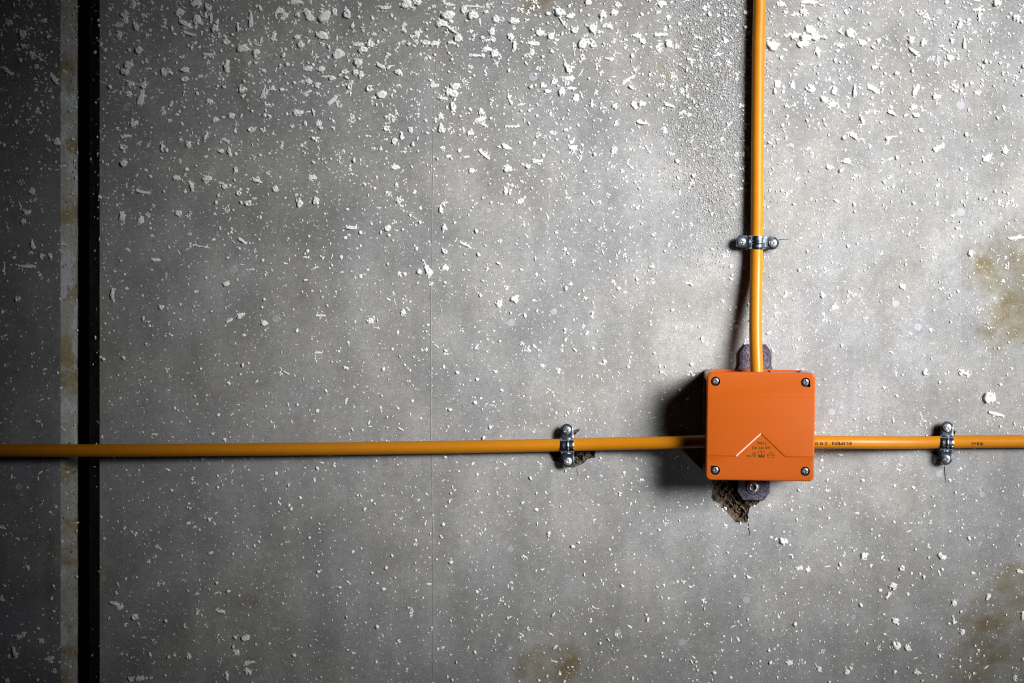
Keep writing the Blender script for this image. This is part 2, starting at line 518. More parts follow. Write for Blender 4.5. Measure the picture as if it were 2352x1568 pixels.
# ------------------------------------------------------------------ white plaster splatter
def lump_proto(name, kind, seed):
    """unit splash: radius about 1 in local x, y; height about 1 in z"""
    r = random.Random(seed)
    n = 18
    radii = [0.22, 0.42, 0.60, 0.76, 0.90, 1.0]
    ph = [r.uniform(0, 6.28) for _ in range(6)]
    am = {'lump': (0.08, 0.09, 0.07, 0.05), 'splash': (0.14, 0.17, 0.15, 0.12), 'sliver': (0.06, 0.05, 0.05, 0.04), 'ring': (0.05, 0.05, 0.03, 0.02)}[kind]
    bend = r.uniform(-0.35, 0.35) if kind == 'sliver' else 0.0
    thin = r.uniform(0.1, 0.6) if kind == 'sliver' else 0.0
    edge = [1 + am[0] * math.cos(2 * a + ph[0]) + am[1] * math.cos(3 * a + ph[1]) + am[2] * math.cos(5 * a + ph[2]) + am[3] * math.cos(8 * a + ph[3]) + r.uniform(-0.09, 0.09)
            for a in [6.28318 * i / n for i in range(n)]]
    pits = [(r.uniform(0.1, 0.75), r.uniform(0, 6.28), r.uniform(0.13, 0.26)) for _ in range({'lump': 6, 'splash': 6, 'sliver': 2, 'ring': 0}[kind])]
    pits = [(q * math.cos(a), q * math.sin(a), w_) for q, a, w_ in pits]
    verts = [(0, 0, 0.2 if kind == 'ring' else r.uniform(0.8, 1.05))]
    for k, rr in enumerate(radii):
        for i in range(n):
            a = 6.28318 * (i + 0.5 * (k % 2)) / n
            o = edge[i] if k % 2 == 0 else 0.5 * (edge[i] + edge[(i + 1) % n])
            q = rr * (1 + (o - 1) * rr ** 1.5)
            x, y = q * math.cos(a), q * math.sin(a)
            if k == 5: z = -0.08
            elif kind == 'ring': z = (0.25, 0.6, 0.92, 1.0, 0.62)[k] + r.uniform(-0.1, 0.1)
            else:
                z = (1.0, 0.98, 0.94, 0.84, 0.56)[k] + 0.13 * math.sin(4 * x + ph[4]) * math.cos(5 * y + ph[5]) + r.uniform(-0.07, 0.07)
                for u, v, w_ in pits:
                    d = math.hypot(x - u, y - v) / w_
                    if d < 1: z -= 0.65 * (1 - d)
            if kind == 'sliver':
                y = math.copysign(rr * o * abs(math.sin(a)) ** 0.6, y) + 0.08 * math.sin(6 * x + ph[4])
                y = y * (1 - thin * (x * 0.5 + 0.5)) + bend * (x * x - 0.3)
            verts.append((x, y, z))
    faces = [(0, 1 + i, 1 + (i + 1) % n) for i in range(n)]
    for k in range(5):
        for i in range(n):
            a = 1 + k * n + i; b = 1 + k * n + (i + 1) % n
            if k % 2 == 0: faces += [(a, a + n, b), (b, a + n, b + n)]
            else: faces += [(a, b + n, b), (a, a + n, b + n)]
    me = bpy.data.meshes.new(name)
    me.from_pydata(verts, [], faces)
    me.update()
    me.polygons.foreach_set('use_smooth', [True] * len(me.polygons))
    me.materials.append(M_plaster)
    return me
PROTO = {
    'lump': [lump_proto('plaster_lump', 'lump', 20 + i) for i in range(12)],
    'splash': [lump_proto('plaster_splash', 'splash', 50 + i) for i in range(8)],
    'sliver': [lump_proto('plaster_sliver', 'sliver', 80 + i) for i in range(8)],
    'ring': [lump_proto('plaster_ring', 'ring', 110 + i) for i in range(3)],
}

# the splashes one can pick out: x, y, width, height (picture pixels), turn (degrees, anticlockwise)
BIG = """17 163 30 12 -42;125 182 28 11 -55;51 78 16 22;20 52 18 14;53 105 13 10;73 126 7 14;100 48 14 10;130 325 15 16;307 10 11 18;288 40 14 30;272 58 20 11
275 80 11 17;313 62 12 16;295 150 22 16;287 165 18 16;300 193 18 14;330 196 14 15;323 228 15 32 -15;296 215 12 15;318 115 16 16;306 284 16 15;288 314 26 8 10;283 338 15 12
284 375 16 16;372 335 8 16;376 165 14 18;424 160 18 14;423 182 16 12;450 8 24 14;412 28 19 18;478 17 16 16;452 45 18 24;425 55 30 13 -30;485 40 7 24;436 78 34 10 -15
493 65 15 18;576 45 13 36;546 62 8 22 8;557 112 26 18;588 120 15 15;521 152 14 28;519 96 14 12;480 125 30 9;480 232 14 12;495 275 18 10 20;532 266 14 14;473 312 10 22 -25
520 323 18 8 -15;508 347 13 10;527 350 9 20 15;541 390 9 14;433 332 12 14;555 205 16 14;576 297 14 12;680 5 30 14;640 25 22 14 40;655 36 14 12;706 30 14 18;712 42 20 12
745 38 34 22 35;768 26 12 18;797 32 18 20;740 82 28 18 -20;682 85 12 12;628 85 11 20 -15;690 102 14 18;776 124 28 20 30;823 102 28 12;849 100 14 19 -30;833 114 20 16
822 143 18 18;816 166 13 13;829 171 11 18;708 157 18 12;738 158 16 14;790 165 14 10;762 179 13 13;709 187 11 11;728 195 12 12;803 198 10 18;847 203 12 16;876 217 22 20
914 165 14 14;875 152 24 12 -25;764 230 32 13 42;626 203 13 11;683 258 22 14;730 284 12 12;605 210 5 26 -20;933 10 24 20;958 5 18 16;884 18 26 12;925 63 7 22 -12
1028 35 28 22;1014 54 24 18;1040 70 44 9 -35;1052 88 18 18;1086 36 22 20;1065 22 14 18;1090 15 46 5 -3;1139 43 14 20;1033 11 22 8;1180 48 24 13;958 80 11 18;978 98 20 13
998 100 20 13;1035 98 16 8;1130 70 14 12;1133 91 12 11;1173 85 12 18;1118 113 22 12;1182 105 9 22;1135 123 16 20;1095 128 24 7;1045 198 20 16;1030 210 16 16;1042 215 22 16
1018 226 20 10;1040 245 12 22;1012 267 14 14;1013 295 14 20;1040 305 8 14;995 196 16 12;1105 257 14 13;1103 275 22 12 20;1112 355 32 9 -38;1162 337 20 12 -30;1166 388 18 16
1082 392 12 12;907 384 20 11;887 295 13 12;943 298 11 11;905 324 12 14;922 312 8 18;1080 305 14 12;1178 290 30 5;1285 28 22 20;1290 48 6 26 35;1350 6 14 14;1418 10 12 12
1410 28 16 15;1384 33 14 18;1309 37 18 11 20;1240 76 20 13;1265 83 15 15;1226 100 26 12;1222 120 10 18;1338 100 20 22;1362 102 12 16;1361 65 18 20;1400 60 14 11 -30
1320 70 16 12;1306 158 15 18;1308 180 22 12;1272 187 11 15;1257 210 14 10;1290 210 14 20;1313 203 22 9;1322 225 14 18;1359 237 8 18;1440 184 32 8 35;1457 160 8 14 25
1412 244 12 12;1387 252 9 12;1456 240 12 17 25;1474 238 15 13;1476 95 14 12;1463 82 20 9;1515 80 28 10;1537 242 26 9 -20;1520 8 20 14;1535 100 14 16;1475 282 28 10 -10
1315 340 17 13;1233 370 24 10;1212 382 12 10;1400 135 20 7;1410 345 12 15;1860 5 38 11;1845 27 14 16;1792 8 14 11;1830 33 10 10;1952 75 19 19;1980 98 18 16;1930 104 20 9
1860 68 22 18;1850 86 24 18;1872 84 18 20;1825 82 17 17;1775 105 24 22;1846 100 24 16;1878 118 12 20 20;2093 92 13 16;2120 98 10 17 -30;2215 100 9 24;2100 120 28 10 -40
2182 133 17 13;2005 205 34 13 -32;2104 205 14 28 -28;1963 210 10 24;1865 205 13 16;1916 208 12 17 -30;1820 195 12 17;1785 192 13 20;1893 228 17 13;1912 240 18 11 20;2150 222 18 13
2048 260 23 8 -30;2098 246 14 13;2105 265 15 9;1980 275 10 20 20;1960 311 22 12 -40;2040 318 13 10;2155 340 28 12 22;2265 365 18 13;2308 345 13 19;1945 370 20 12;1905 384 15 9
2290 7 17 17;2246 23 22 8;2249 38 7 22;2335 40 15 13;2205 55 10 20;2228 50 14 7 -15;74 440 13 15;53 508 12 10;65 612 34 9;75 562 9 22 12;95 588 9 10;116 588 8 12;10 617 4 26
40 687 11 10;62 488 17 11;328 441 34 10 -10;280 496 12 22 -15;282 514 8 12;323 505 14 12;353 474 14 6 45;410 490 16 12 25;440 428 9 23 18;405 408 17 11;475 410 22 13;515 428 12 12
548 444 11 11;570 468 14 12;590 415 24 10 -20;435 537 20 5 35;463 566 34 4 -12;357 597 17 9;556 553 24 8 -32;258 675 10 26;370 705 13 10;551 725 17 10 35;527 736 16 8 25
519 652 15 11;688 467 13 20;725 462 15 16;716 408 18 12;632 434 14 12;807 523 26 10;890 524 16 13;917 461 11 11;951 440 10 9;1012 480 9 18;1020 522 10 13;1068 562 26 6 -30
1021 577 14 9 -45;985 624 14 24 30;977 608 6 20 25;1022 615 16 12;963 624 12 10;1162 438 9 16;1194 462 14 11;739 725 20 7;851 736 14 11 -30;606 742 12 14;926 717 11 11
1146 697 14 14;1182 687 17 15;1804 680 10 10;1915 706 14 11;1889 678 9 14 25;2072 657 12 12;2272 913 26 26;2289 951 34 10 -15;2215 856 25 10 -22;2124 855 9 14;2252 708 22 4 10
2336 546 38 9 5;2229 582 10 16;1799 1242 17 16;1835 1305 16 8 20;1855 1308 12 10;1938 1272 24 4 30;1984 1276 13 15;2103 1200 10 10;2163 1278 18 12 -35;2026 1280 10 8 -20
2071 1305 11 11;2051 1345 15 13;2041 1366 16 8 38;2056 1425 15 12;2190 1425 8 17;2059 1482 16 24 20;2084 1487 13 14;2105 1543 15 9;2210 1452 11 11;2191 1385 11 15;2270 1370 11 11
2228 1515 7 16;1945 1543 12 11;1955 1528 22 5 35;1812 1521 12 11;1843 1520 12 8;1881 1536 11 12;2342 1312 18 9 -15;2349 1413 8 20;234 1187 6 20 -8;4 1210 14 8 -15;286 1211 5 14
240 1235 9 11 -30;360 1255 5 13 15;262 1386 22 9 -20;275 1394 16 12;308 1416 14 14;268 1360 20 6 -12;507 1404 20 8 -10;453 1404 6 13 20;424 1437 8 15;353 1473 7 17;433 1507 10 13
400 1502 12 10;561 1465 15 12;543 1498 14 11;568 1540 13 12;570 1522 22 8 20;521 1552 7 20 10;300 1560 12 12;322 1558 18 11 15;43 1461 15 10;53 1455 10 10;33 1498 11 28 20
113 1512 24 10 15;93 1471 10 10;125 1540 8 10;4 1375 8 12;64 1302 9 9;15 1562 10 10;2330 1556 10 14"""
big = []
for s in BIG.replace('\n', ';').split(';'):
    v = [float(q) for q in s.split()]
    big.append(v if len(v) == 5 else v + [0.0])
big.sort(key=lambda v: -v[2] * v[3])
main_big = [v for v in big if v[0] > 229][:296]
left_big = [v for v in big if v[0] < 139]
rest_big = [v for v in big if v[0] > 229][296:]

def put_blob(v, parent, rr):
    x, y, ww, hh, rot = v
    asp = max(ww, hh) / min(ww, hh)
    area = ww * hh
    if asp > 1.9: kind = 'sliver'
    elif area > 200: kind = rr.choice(['lump', 'splash', 'lump'])
    else: kind = rr.choice(['lump', 'lump', 'splash', 'ring'])
    o = bpy.data.objects.new('plaster_splash', rr.choice(PROTO[kind]))
    COL.objects.link(o)
    o.parent = parent
    o.location = ((x - AX) / S, 0, ZC - (y - AY) / S)
    o.rotation_euler = (math.radians(90), -math.radians(rot), 0)
    a, b = ww / 2 / S, hh / 2 / S
    if kind == 'sliver' and b > a:                     # sliver meshes lie along local x
        o.rotation_euler = (math.radians(90), -math.radians(rot + 90), 0)
        a, b = b, a
    o.scale = (a * 1.04, b * 1.04, min(a, b) * rr.uniform(0.55, 0.8) if min(a, b) * S > 5 else min(a, b) * rr.uniform(0.75, 1.0))
    return o
rr = random.Random(5)
for v in main_big: put_blob(v, wall, rr)
for v in left_big: put_blob(v, wall_l, rr)

# everything smaller: one mesh per panel, nobody could count it
def density(x, y):
    d = np.interp(y, [-200, 0, 200, 330, 500, 700, 900, 1050, 1300, 1568, 1800], [1.0, 1.0, 0.95, 0.82, 0.64, 0.52, 0.44, 0.40, 0.44, 0.50, 0.50])
    d = d * np.interp(x, [-200, 0, 300, 1200, 1500, 1800, 2352, 2600], [0.85, 0.85, 1.0, 1.0, 0.95, 0.95, 0.9, 0.9])
    return d
def size_scale(x, y):
    return np.interp(y, [-200, 0, 250, 450, 700, 1000, 1568], [1.0, 1.0, 0.9, 0.74, 0.66, 0.60, 0.72])

def surf(x):
    """depth of the concrete skin behind the wall plane at picture column x (chamfers of the joint)"""
    d = np.zeros_like(x)
    a = (x > 139) & (x < 176); d[a] = (x[a] - 139) / 37 * 0.016
    b = (x > 205) & (x < 229); d[b] = (229 - x[b]) / 24 * 0.011
    return d

def field(n, seed):
    g = np.random.default_rng(seed)
    x = g.uniform(-330, 2700, n); y = g.uniform(-280, 1860, n)
    keep = g.uniform(0, 1, n) < density(x, y)
    keep &= ~((x > 174) & (x < 206))
    x, y = x[keep], y[keep]
    pts = np.stack([x, y], 1)
    bad = np.zeros(len(x), bool)
    for _, p, _ in BROKEN: bad |= inside(p, pts)
    # clumping
    return x[~bad], y[~bad]

def blobs(x, y, rx, ry, hz, rot, g, nth, rings):
    """vertices and faces of many little domes"""
    N = len(x)
    th = np.linspace(0, 2 * np.pi, nth, endpoint=False)
    out_r = 1 + 0.13 * np.cos(2 * th[None] + g.uniform(0, 6.28, (N, 1))) + 0.12 * np.cos(3 * th[None] + g.uniform(0, 6.28, (N, 1))) + g.uniform(-0.12, 0.12, (N, nth))
    vs_, cols = [], []
    V = [np.stack([np.zeros(N), np.zeros(N), hz * g.uniform(0.75, 1.1, N)], 1)[:, None, :]]
    for rr_, hh_ in rings:
        jit = 1 + g.uniform(-0.08, 0.08, (N, nth))
        px = rr_ * out_r * np.cos(th)[None] * rx[:, None] * jit
        py = rr_ * out_r * np.sin(th)[None] * ry[:, None] * jit
        zz = np.full((N, nth), -0.1) * hz[:, None] if hh_ < 0 else hz[:, None] * (hh_ + g.uniform(-0.16, 0.14, (N, nth)))
        V.append(np.stack([px, py, zz], 2))
    V = np.concatenate(V, 1)                         # N, 1+nth*rings, 3
    c, s = np.cos(rot)[:, None], np.sin(rot)[:, None]
    X = V[:, :, 0] * c - V[:, :, 1] * s
    Y = V[:, :, 0] * s + V[:, :, 1] * c
    sd = surf(x)
    out = np.stack([(x[:, None] + X - AX) / S, -V[:, :, 2] / S + sd[:, None], ZC - (y[:, None] + Y - AY) / S], 2)
    M = V.shape[1]
    tri = [(0, 1 + (i + 1) % nth, 1 + i) for i in range(nth)]
    for k in range(len(rings) - 1):
        for i in range(nth):
            a = 1 + k * nth + i; b = 1 + k * nth + (i + 1) % nth
            tri += [(a, b, b + nth), (a, b + nth, a + nth)]
    tri = np.array(tri)
    F = (tri[None] + (np.arange(N) * M)[:, None, None]).reshape(-1, 3)
    return out.reshape(-1, 3), F

def raw_mesh(name, parts, mat, parent):
    vv, ff, k = [], [], 0
    for v, f in parts:
        vv.append(v); ff.append(f + k); k += len(v)
    v = np.concatenate(vv); f = np.concatenate(ff)
    me = bpy.data.meshes.new(name)
    me.vertices.add(len(v)); me.vertices.foreach_set('co', v.astype(np.float32).ravel())
    me.loops.add(f.size); me.loops.foreach_set('vertex_index', f.astype(np.int32).ravel())
    me.polygons.add(len(f)); me.polygons.foreach_set('loop_start', (np.arange(len(f)) * 3).astype(np.int32))
    me.update(calc_edges=True)
    me.validate()
    me.polygons.foreach_set('use_smooth', [True] * len(me.polygons))
    me.materials.append(mat)
    o = bpy.data.objects.new(name, me)
    COL.objects.link(o)
    o.parent = parent
    o['kind'] = 'stuff'
    return o

def splatter(sel, seed, parent, extra=(), around=()):
    g = np.random.default_rng(seed)
    parts = []
    # grains
    x, y = field(36000, seed + 1)
    k = sel(x); x, y = x[k], y[k]; n = len(x)
    dia = np.clip(np.exp(g.normal(1.2, 0.5, n)), 1.6, 11) * (0.55 + 0.5 * size_scale(x, y))
    asp = np.exp(np.abs(g.normal(0, 0.30, n)))
    parts.append(blobs(x, y, dia / 2 * np.sqrt(asp), dia / 2 / np.sqrt(asp), dia * g.uniform(0.24, 0.46, n), g.uniform(0, 6.28, n), g, 8, [(0.5, 0.95), (0.83, 0.66), (1.0, -1)]))
    # slivers
    x, y = field(3400, seed + 2)
    k = sel(x); x, y = x[k], y[k]; n = len(x)
    ln = np.clip(np.exp(g.normal(2.1, 0.42, n)), 4, 20) * (0.5 + 0.5 * size_scale(x, y))
    wd = np.clip(ln * g.uniform(0.16, 0.4, n), 1.3, 5)
    parts.append(blobs(x, y, ln / 2, wd / 2, wd * g.uniform(0.3, 0.6, n), g.uniform(0, 6.28, n), g, 10, [(0.5, 0.95), (0.83, 0.66), (1.0, -1)]))
    # clustered burst splashes
    x0, y0 = field(3600, seed + 3)
    wgt = np.interp(y0, [-200, 300, 600, 1600], [1.0, 0.75, 0.32, 0.2])
    k = sel(x0) & (g.uniform(0, 1, len(x0)) < wgt); x0, y0 = x0[k], y0[k]
    ex = [e for e in extra]
    x0 = np.concatenate([x0, [e[0] for e in ex]]); y0 = np.concatenate([y0, [e[1] for e in ex]])
    m = 7
    rad = np.clip(np.exp(g.normal(1.75, 0.35, len(x0))), 3, 12) * (0.5 + 0.5 * size_scale(x0, y0))
    ang = g.uniform(0, 6.28, (len(x0), m)); rd = np.sqrt(g.uniform(0, 1, (len(x0), m))) * rad[:, None]
    sq = np.exp(g.normal(0, 0.35, (len(x0), 1)))
    x = (x0[:, None] + rd * np.cos(ang) * sq).ravel(); y = (y0[:, None] + rd * np.sin(ang) / sq).ravel()
    k = sel(x) & ~((x > 174) & (x < 206)); x, y = x[k], y[k]; n = len(x)
    dia = g.uniform(2.6, 6.5, n) * (0.5 + 0.5 * size_scale(x, y))
    asp = np.exp(np.abs(g.normal(0, 0.25, n)))
    parts.append(blobs(x, y, dia / 2 * asp, dia / 2 / asp, dia * g.uniform(0.2, 0.42, n), g.uniform(0, 6.28, n), g, 8, [(0.5, 0.95), (0.83, 0.66), (1.0, -1)]))
    # crumbs hugging the larger splashes
    if len(around):
        e = np.array(around)
        m = 9
        t_ = g.uniform(0, 6.28, (len(e), m)); q_ = g.uniform(0.75, 1.35, (len(e), m))
        u_ = q_ * np.cos(t_) * e[:, 2:3] / 2; v_ = q_ * np.sin(t_) * e[:, 3:4] / 2
        c_, s_ = np.cos(np.radians(e[:, 4:5])), np.sin(np.radians(e[:, 4:5]))
        x = (e[:, 0:1] + u_ * c_ + v_ * s_).ravel(); y = (e[:, 1:2] - u_ * s_ + v_ * c_).ravel()
        k = sel(x) & ~((x > 174) & (x < 206)); x, y = x[k], y[k]; n = len(x)
        dia = np.clip(np.exp(g.normal(1.2, 0.4, n)), 1.6, 6.5)
        asp = np.exp(np.abs(g.normal(0, 0.25, n)))
        parts.append(blobs(x, y, dia / 2 * asp, dia / 2 / asp, dia * g.uniform(0.25, 0.5, n), g.uniform(0, 6.28, n), g, 8, [(0.5, 0.95), (0.83, 0.66), (1.0, -1)]))
    # dust
    x, y = field(34000, seed + 4)
    k = sel(x); x, y = x[k], y[k]; n = len(x)
    dia = g.uniform(0.9, 2.3, n)
    parts.append(blobs(x, y, dia / 2, dia / 2 * g.uniform(0.7, 1, n), dia * g.uniform(0.3, 0.55, n), g.uniform(0, 6.28, n), g, 6, [(1.0, -1)]))
    return raw_mesh('plaster_splatter', parts, M_plaster, parent)
sp = splatter(lambda x: x > 205.5, 31, wall, rest_big, main_big)
sp['label'] = 'countless small white plaster specks on the main panel'
sp = splatter(lambda x: x < 174.5, 61, wall_l, (), left_big)
sp['label'] = 'countless small white plaster specks on the narrow panel'

# sandy rough patch left of the upright cable
g = np.random.default_rng(77)
n = 30000
x = g.normal(1650, 62, n); y = g.uniform(-280, 640, n)
k = (g.uniform(0, 1, n) < np.interp(y, [-280, 100, 300, 480, 640], [1, 1, 0.8, 0.35, 0.0])) & (x < 1790) & (x > 1480)
x, y = x[k], y[k]; n = len(x)
dia = np.clip(np.exp(g.normal(0.95, 0.36, n)), 1.3, 5.2)
raw_mesh('cement_grit', [blobs(x, y, dia / 2, dia / 2 * g.uniform(0.7, 1, n), dia * g.uniform(0.22, 0.42, n), g.uniform(0, 6.28, n), g, 7, [(0.7, 0.8), (1.0, -1)])], M_grit, wall)['label'] = 'sandy rough cement left of the upright cable'

# ------------------------------------------------------------------ cables
def catmull(pts, m=10):
    out = []
    n = len(pts)
    for i in range(n - 1):
        p0, p1, p2, p3 = pts[max(i - 1, 0)], pts[i], pts[i + 1], pts[min(i + 2, n - 1)]
        l1 = (p2 - p1).length
        t1 = (p2 - p0) * (l1 / max((p2 - p1).length + (p1 - p0).length, 1e-6)) if i > 0 else (p2 - p1)
        t2 = (p3 - p1) * (l1 / max((p3 - p2).length + (p2 - p1).length, 1e-6)) if i < n - 2 else (p2 - p1)
        for j in range(m):
            t = j / m
            h00 = 2*t**3 - 3*t**2 + 1; h10 = t**3 - 2*t**2 + t; h01 = -2*t**3 + 3*t**2; h11 = t**3 - t**2
            out.append(p1 * h00 + t1 * h10 + p2 * h01 + t2 * h11)
    out.append(pts[-1])
    return out

CR = 0.0065      # cable radius
def cable(name, ctrl, mat=M_cable, nseg=28):
    line = catmull([P(a, b, c / 1000.0) for a, b, c in ctrl])
    verts, faces = [], []
    up = Vector((0, -1, 0))
    for i, p in enumerate(line):
        d = (line[min(i + 1, len(line) - 1)] - line[max(i - 1, 0)]).normalized()
        s = d.cross(up).normalized(); u = s.cross(d).normalized()
        for k in range(nseg):
            a = 2 * math.pi * k / nseg
            verts.append(p + (s * math.cos(a) + u * math.sin(a)) * CR)
    for i in range(len(line) - 1):
        for k in range(nseg):
            a = i * nseg + k; b = i * nseg + (k + 1) % nseg
            faces.append((a, b, b + nseg, a + nseg))
    faces.append(tuple(range(nseg))[::-1])
    faces.append(tuple((len(line) - 1) * nseg + k for k in range(nseg)))
    o = link_mesh(name, verts, faces, mat, smooth=True, sharp=60)
    return o, line

cab_v, line_v = cable('orange_cable', [(1748, -260, 7.6), (1744.5, 0, 7.6), (1742, 100, 7.6), (1740, 300, 7.8), (1738.9, 480, 8.2), (1738, 555, 8.6), (1737, 620, 10.5),
    (1735.8, 700, 17), (1735.6, 760, 22), (1736.8, 815, 26.5), (1738.3, 850, 28.5), (1738.9, 857, 28.8)])
tag(cab_v, 'orange cable running up the wall from the top of the box', 'cable', 'orange cables')
cab_l, line_l = cable('orange_cable', [(-330, 1031, 19), (0, 1034, 17), (300, 1034, 15.5), (700, 1031, 10.5), (1000, 1027, 8.3), (1220, 1023.2, 8.3), (1303, 1021.5, 8.6), (1370, 1019.8, 10),
    (1450, 1018, 15), (1530, 1016.3, 22), (1590, 1014, 26.5), (1626, 1012.6, 28.5), (1632, 1012.5, 28.8)])
tag(cab_l, 'long orange cable running left from the box across the wall joint', 'cable', 'orange cables')
cab_r, line_r = cable('orange_cable', [(1858, 1014.8, 28.8), (1880, 1015, 28), (1950, 1015.6, 24), (2040, 1016.2, 15), (2110, 1016.2, 10), (2170, 1015, 8.6), (2230, 1014.2, 8.2),
    (2352, 1013.6, 8), (2690, 1012, 8)])
tag(cab_r, 'short orange cable with black printing, running right from the box', 'cable', 'orange cables')

def text_mesh(body, width, height, bold=0.0):
    """flat text, lower left corner at 0,0, scaled to width x height"""
    cu = bpy.data.curves.new('t', 'FONT')
    cu.body = body
    cu.fill_mode = 'FRONT'
    cu.offset = bold
    cu.resolution_u = 3
    o = bpy.data.objects.new('t', cu)
    COL.objects.link(o)
    dg = bpy.context.evaluated_depsgraph_get()
    me = bpy.data.meshes.new_from_object(o.evaluated_get(dg))
    bpy.data.objects.remove(o)
    bpy.data.curves.remove(cu)
    bm = bmesh.new(); bm.from_mesh(me); bpy.data.meshes.remove(me)
    bmesh.ops.triangulate(bm, faces=bm.faces)
    xs = [v.co.x for v in bm.verts]; ys = [v.co.y for v in bm.verts]
    x0, x1, y0, y1 = min(xs), max(xs), min(ys), max(ys)
    for v in bm.verts:
        v.co.x = (v.co.x - x0) / (x1 - x0) * width
        v.co.y = (v.co.y - y0) / (y1 - y0) * height
        v.co.z = 0
    return bm

def cable_print(body, px_start, width_px, py_mid, height_px, line, parent):
    """printing upside down on a level cable: starts at px_start, runs to the left"""
    bm = text_mesh(body, width_px, height_px, 0.012)
    for i in range(1, 7):
        bmesh.ops.bisect_plane(bm, geom=bm.verts[:] + bm.edges[:] + bm.faces[:], plane_co=(0, height_px * i / 7, 0), plane_no=(0, 1, 0))
    bmesh.ops.triangulate(bm, faces=bm.faces)
    lx = np.array([p.x for p in line]); o = np.argsort(lx)
    ly = np.array([p.y for p in line])[o]; lz = np.array([p.z for p in line])[o]; lx = lx[o]
    for v in bm.verts:
        h0 = 0.02
        X = P(px_start - v.co.x, 1015, h0).x
        cy = np.interp(X, lx, ly); cz = np.interp(X, lx, lz)
        k = (D + cy - CR) / D / S
        zt = ZC - (py_mid - height_px / 2 + v.co.y - AY) * k      # letters hang head down
        a = math.asin(max(-0.95, min(0.95, (zt - cz) / CR)))
        sl_ = (np.interp(X + 0.003, lx, ly) - np.interp(X - 0.003, lx, ly)) / 0.006
        r = CR * math.sqrt(1 + sl_ * sl_) + 0.0001
        v.co = (X, cy - r * math.cos(a), cz + r * math.sin(a))
    o = link_bm('printed_text', bm, M_ink, parent)
    o['label'] = 'black upside-down lettering ' + body.replace(' ', '')
    return o
cable_print('EUPEN', 1953, 45, 1018, 7.4, line_r, cab_r)
cable_print('2 0 0', 1898, 29, 1018.6, 7.0, line_r, cab_r)
cable_print('93m', 2260.5, 27, 1018.6, 7.4, line_r, cab_r)

# ------------------------------------------------------------------ cable clamps
def screw_mesh(name, R, H, recess, rw, rdepth, mat, shank=0.0, slot=False):
    """pan head with a cross recess; local z is out, base of head at z = 0"""
    nt, nr = 64, 14
    verts = [(0, 0, H - rdepth)]
    for k in range(1, nr + 1):
        r = R * (k / nr)
        for i in range(nt):
            a = 2 * math.pi * i / nt
            x, y = r * math.cos(a), r * math.sin(a)
            q = r / R
            z = H * (1 - 0.38 * q ** 2) if q < 0.86 else H * (1 - 0.38 * q ** 2) * max(0.0, 1 - ((q - 0.86) / 0.14) ** 2 * 0.6)
            arm = min(abs(x), abs(y))
            if r < recess and arm < rw: z -= rdepth * (1 - 0.35 * r / recess)
            elif r < recess * 0.42: z -= rdepth * 0.85
            d1 = min(abs(x - y), abs(x + y)) / 1.414
            if r < recess * 0.8 and d1 < rw * 0.28: z -= rdepth * 0.25
            if slot and abs(y) < rw * 0.7 and r > recess * 0.9: z -= rdepth * 0.6
            verts.append((x, y, z))
    base = len(verts)
    for zz, rr_ in ((0.0, R), (0.0, R * 0.42), (-shank, R * 0.42)):
        for i in range(nt):
            a = 2 * math.pi * i / nt
            verts.append((rr_ * math.cos(a), rr_ * math.sin(a), zz))
    faces = [(0, 1 + i, 1 + (i + 1) % nt) for i in range(nt)]
    rows = nr + (3 if shank else 1)
    for k in range(rows - 1):
        for i in range(nt):
            a = 1 + k * nt + i; b = 1 + k * nt + (i + 1) % nt
            faces.append((a, a + nt, b + nt, b))
    if not shank: verts = verts[:base + nt]
    me = bpy.data.meshes.new(name)
    me.from_pydata(verts, [], faces); me.update()
    me.materials.append(mat)
    me.polygons.foreach_set('use_smooth', [True] * len(me.polygons))
    bm = bmesh.new(); bm.from_mesh(me)
    for e in bm.edges:
        if len(e.link_faces) == 2 and e.calc_face_angle(0) > math.radians(35): e.smooth = False
    bm.to_mesh(me); bm.free()
    return me

def sheet(path, half_w, vs_, thick):
    """strip of metal: path of (u, z, bump) points, half width per point, across samples -1..1"""
    n, m = len(path), len(vs_)
    verts, faces = [], []
    nrm = []
    for i in range(n):
        a = Vector(path[max(i - 1, 0)][:2]); b = Vector(path[min(i + 1, n - 1)][:2])
        d = (b - a).normalized()
        nrm.append(Vector((-d.y, d.x)))
    for side in (1, 0):
        for i in range(n):
            u, z, bp = path[i]
            for v in vs_:
                lift = bp * max(0.0, 1 - (abs(v) / 0.26) ** 2)
                e = 0.00025 if abs(v) > 0.93 else 0.0
                off = lift + (thick - e if side else e)
                q = Vector((u, z)) + nrm[i] * off
                verts.append((q.x, v * half_w[i], q.y))
    N = n * m
    for i in range(n - 1):
        for j in range(m - 1):
            a = i * m + j
            faces.append((a, a + m, a + m + 1, a + 1))
            faces.append((N + a, N + a + 1, N + a + m + 1, N + a + m))
    for i in range(n - 1):
        a = i * m; faces.append((a, N + a, N + a + m, a + m))
        a = i * m + m - 1; faces.append((a, a + m, N + a + m, N + a))
    for j in range(m - 1):
        a = j; faces.append((a, a + 1, N + a + 1, N + a))
        a = (n - 1) * m + j; faces.append((a, N + a, N + a + 1, a + 1))
    return verts, faces

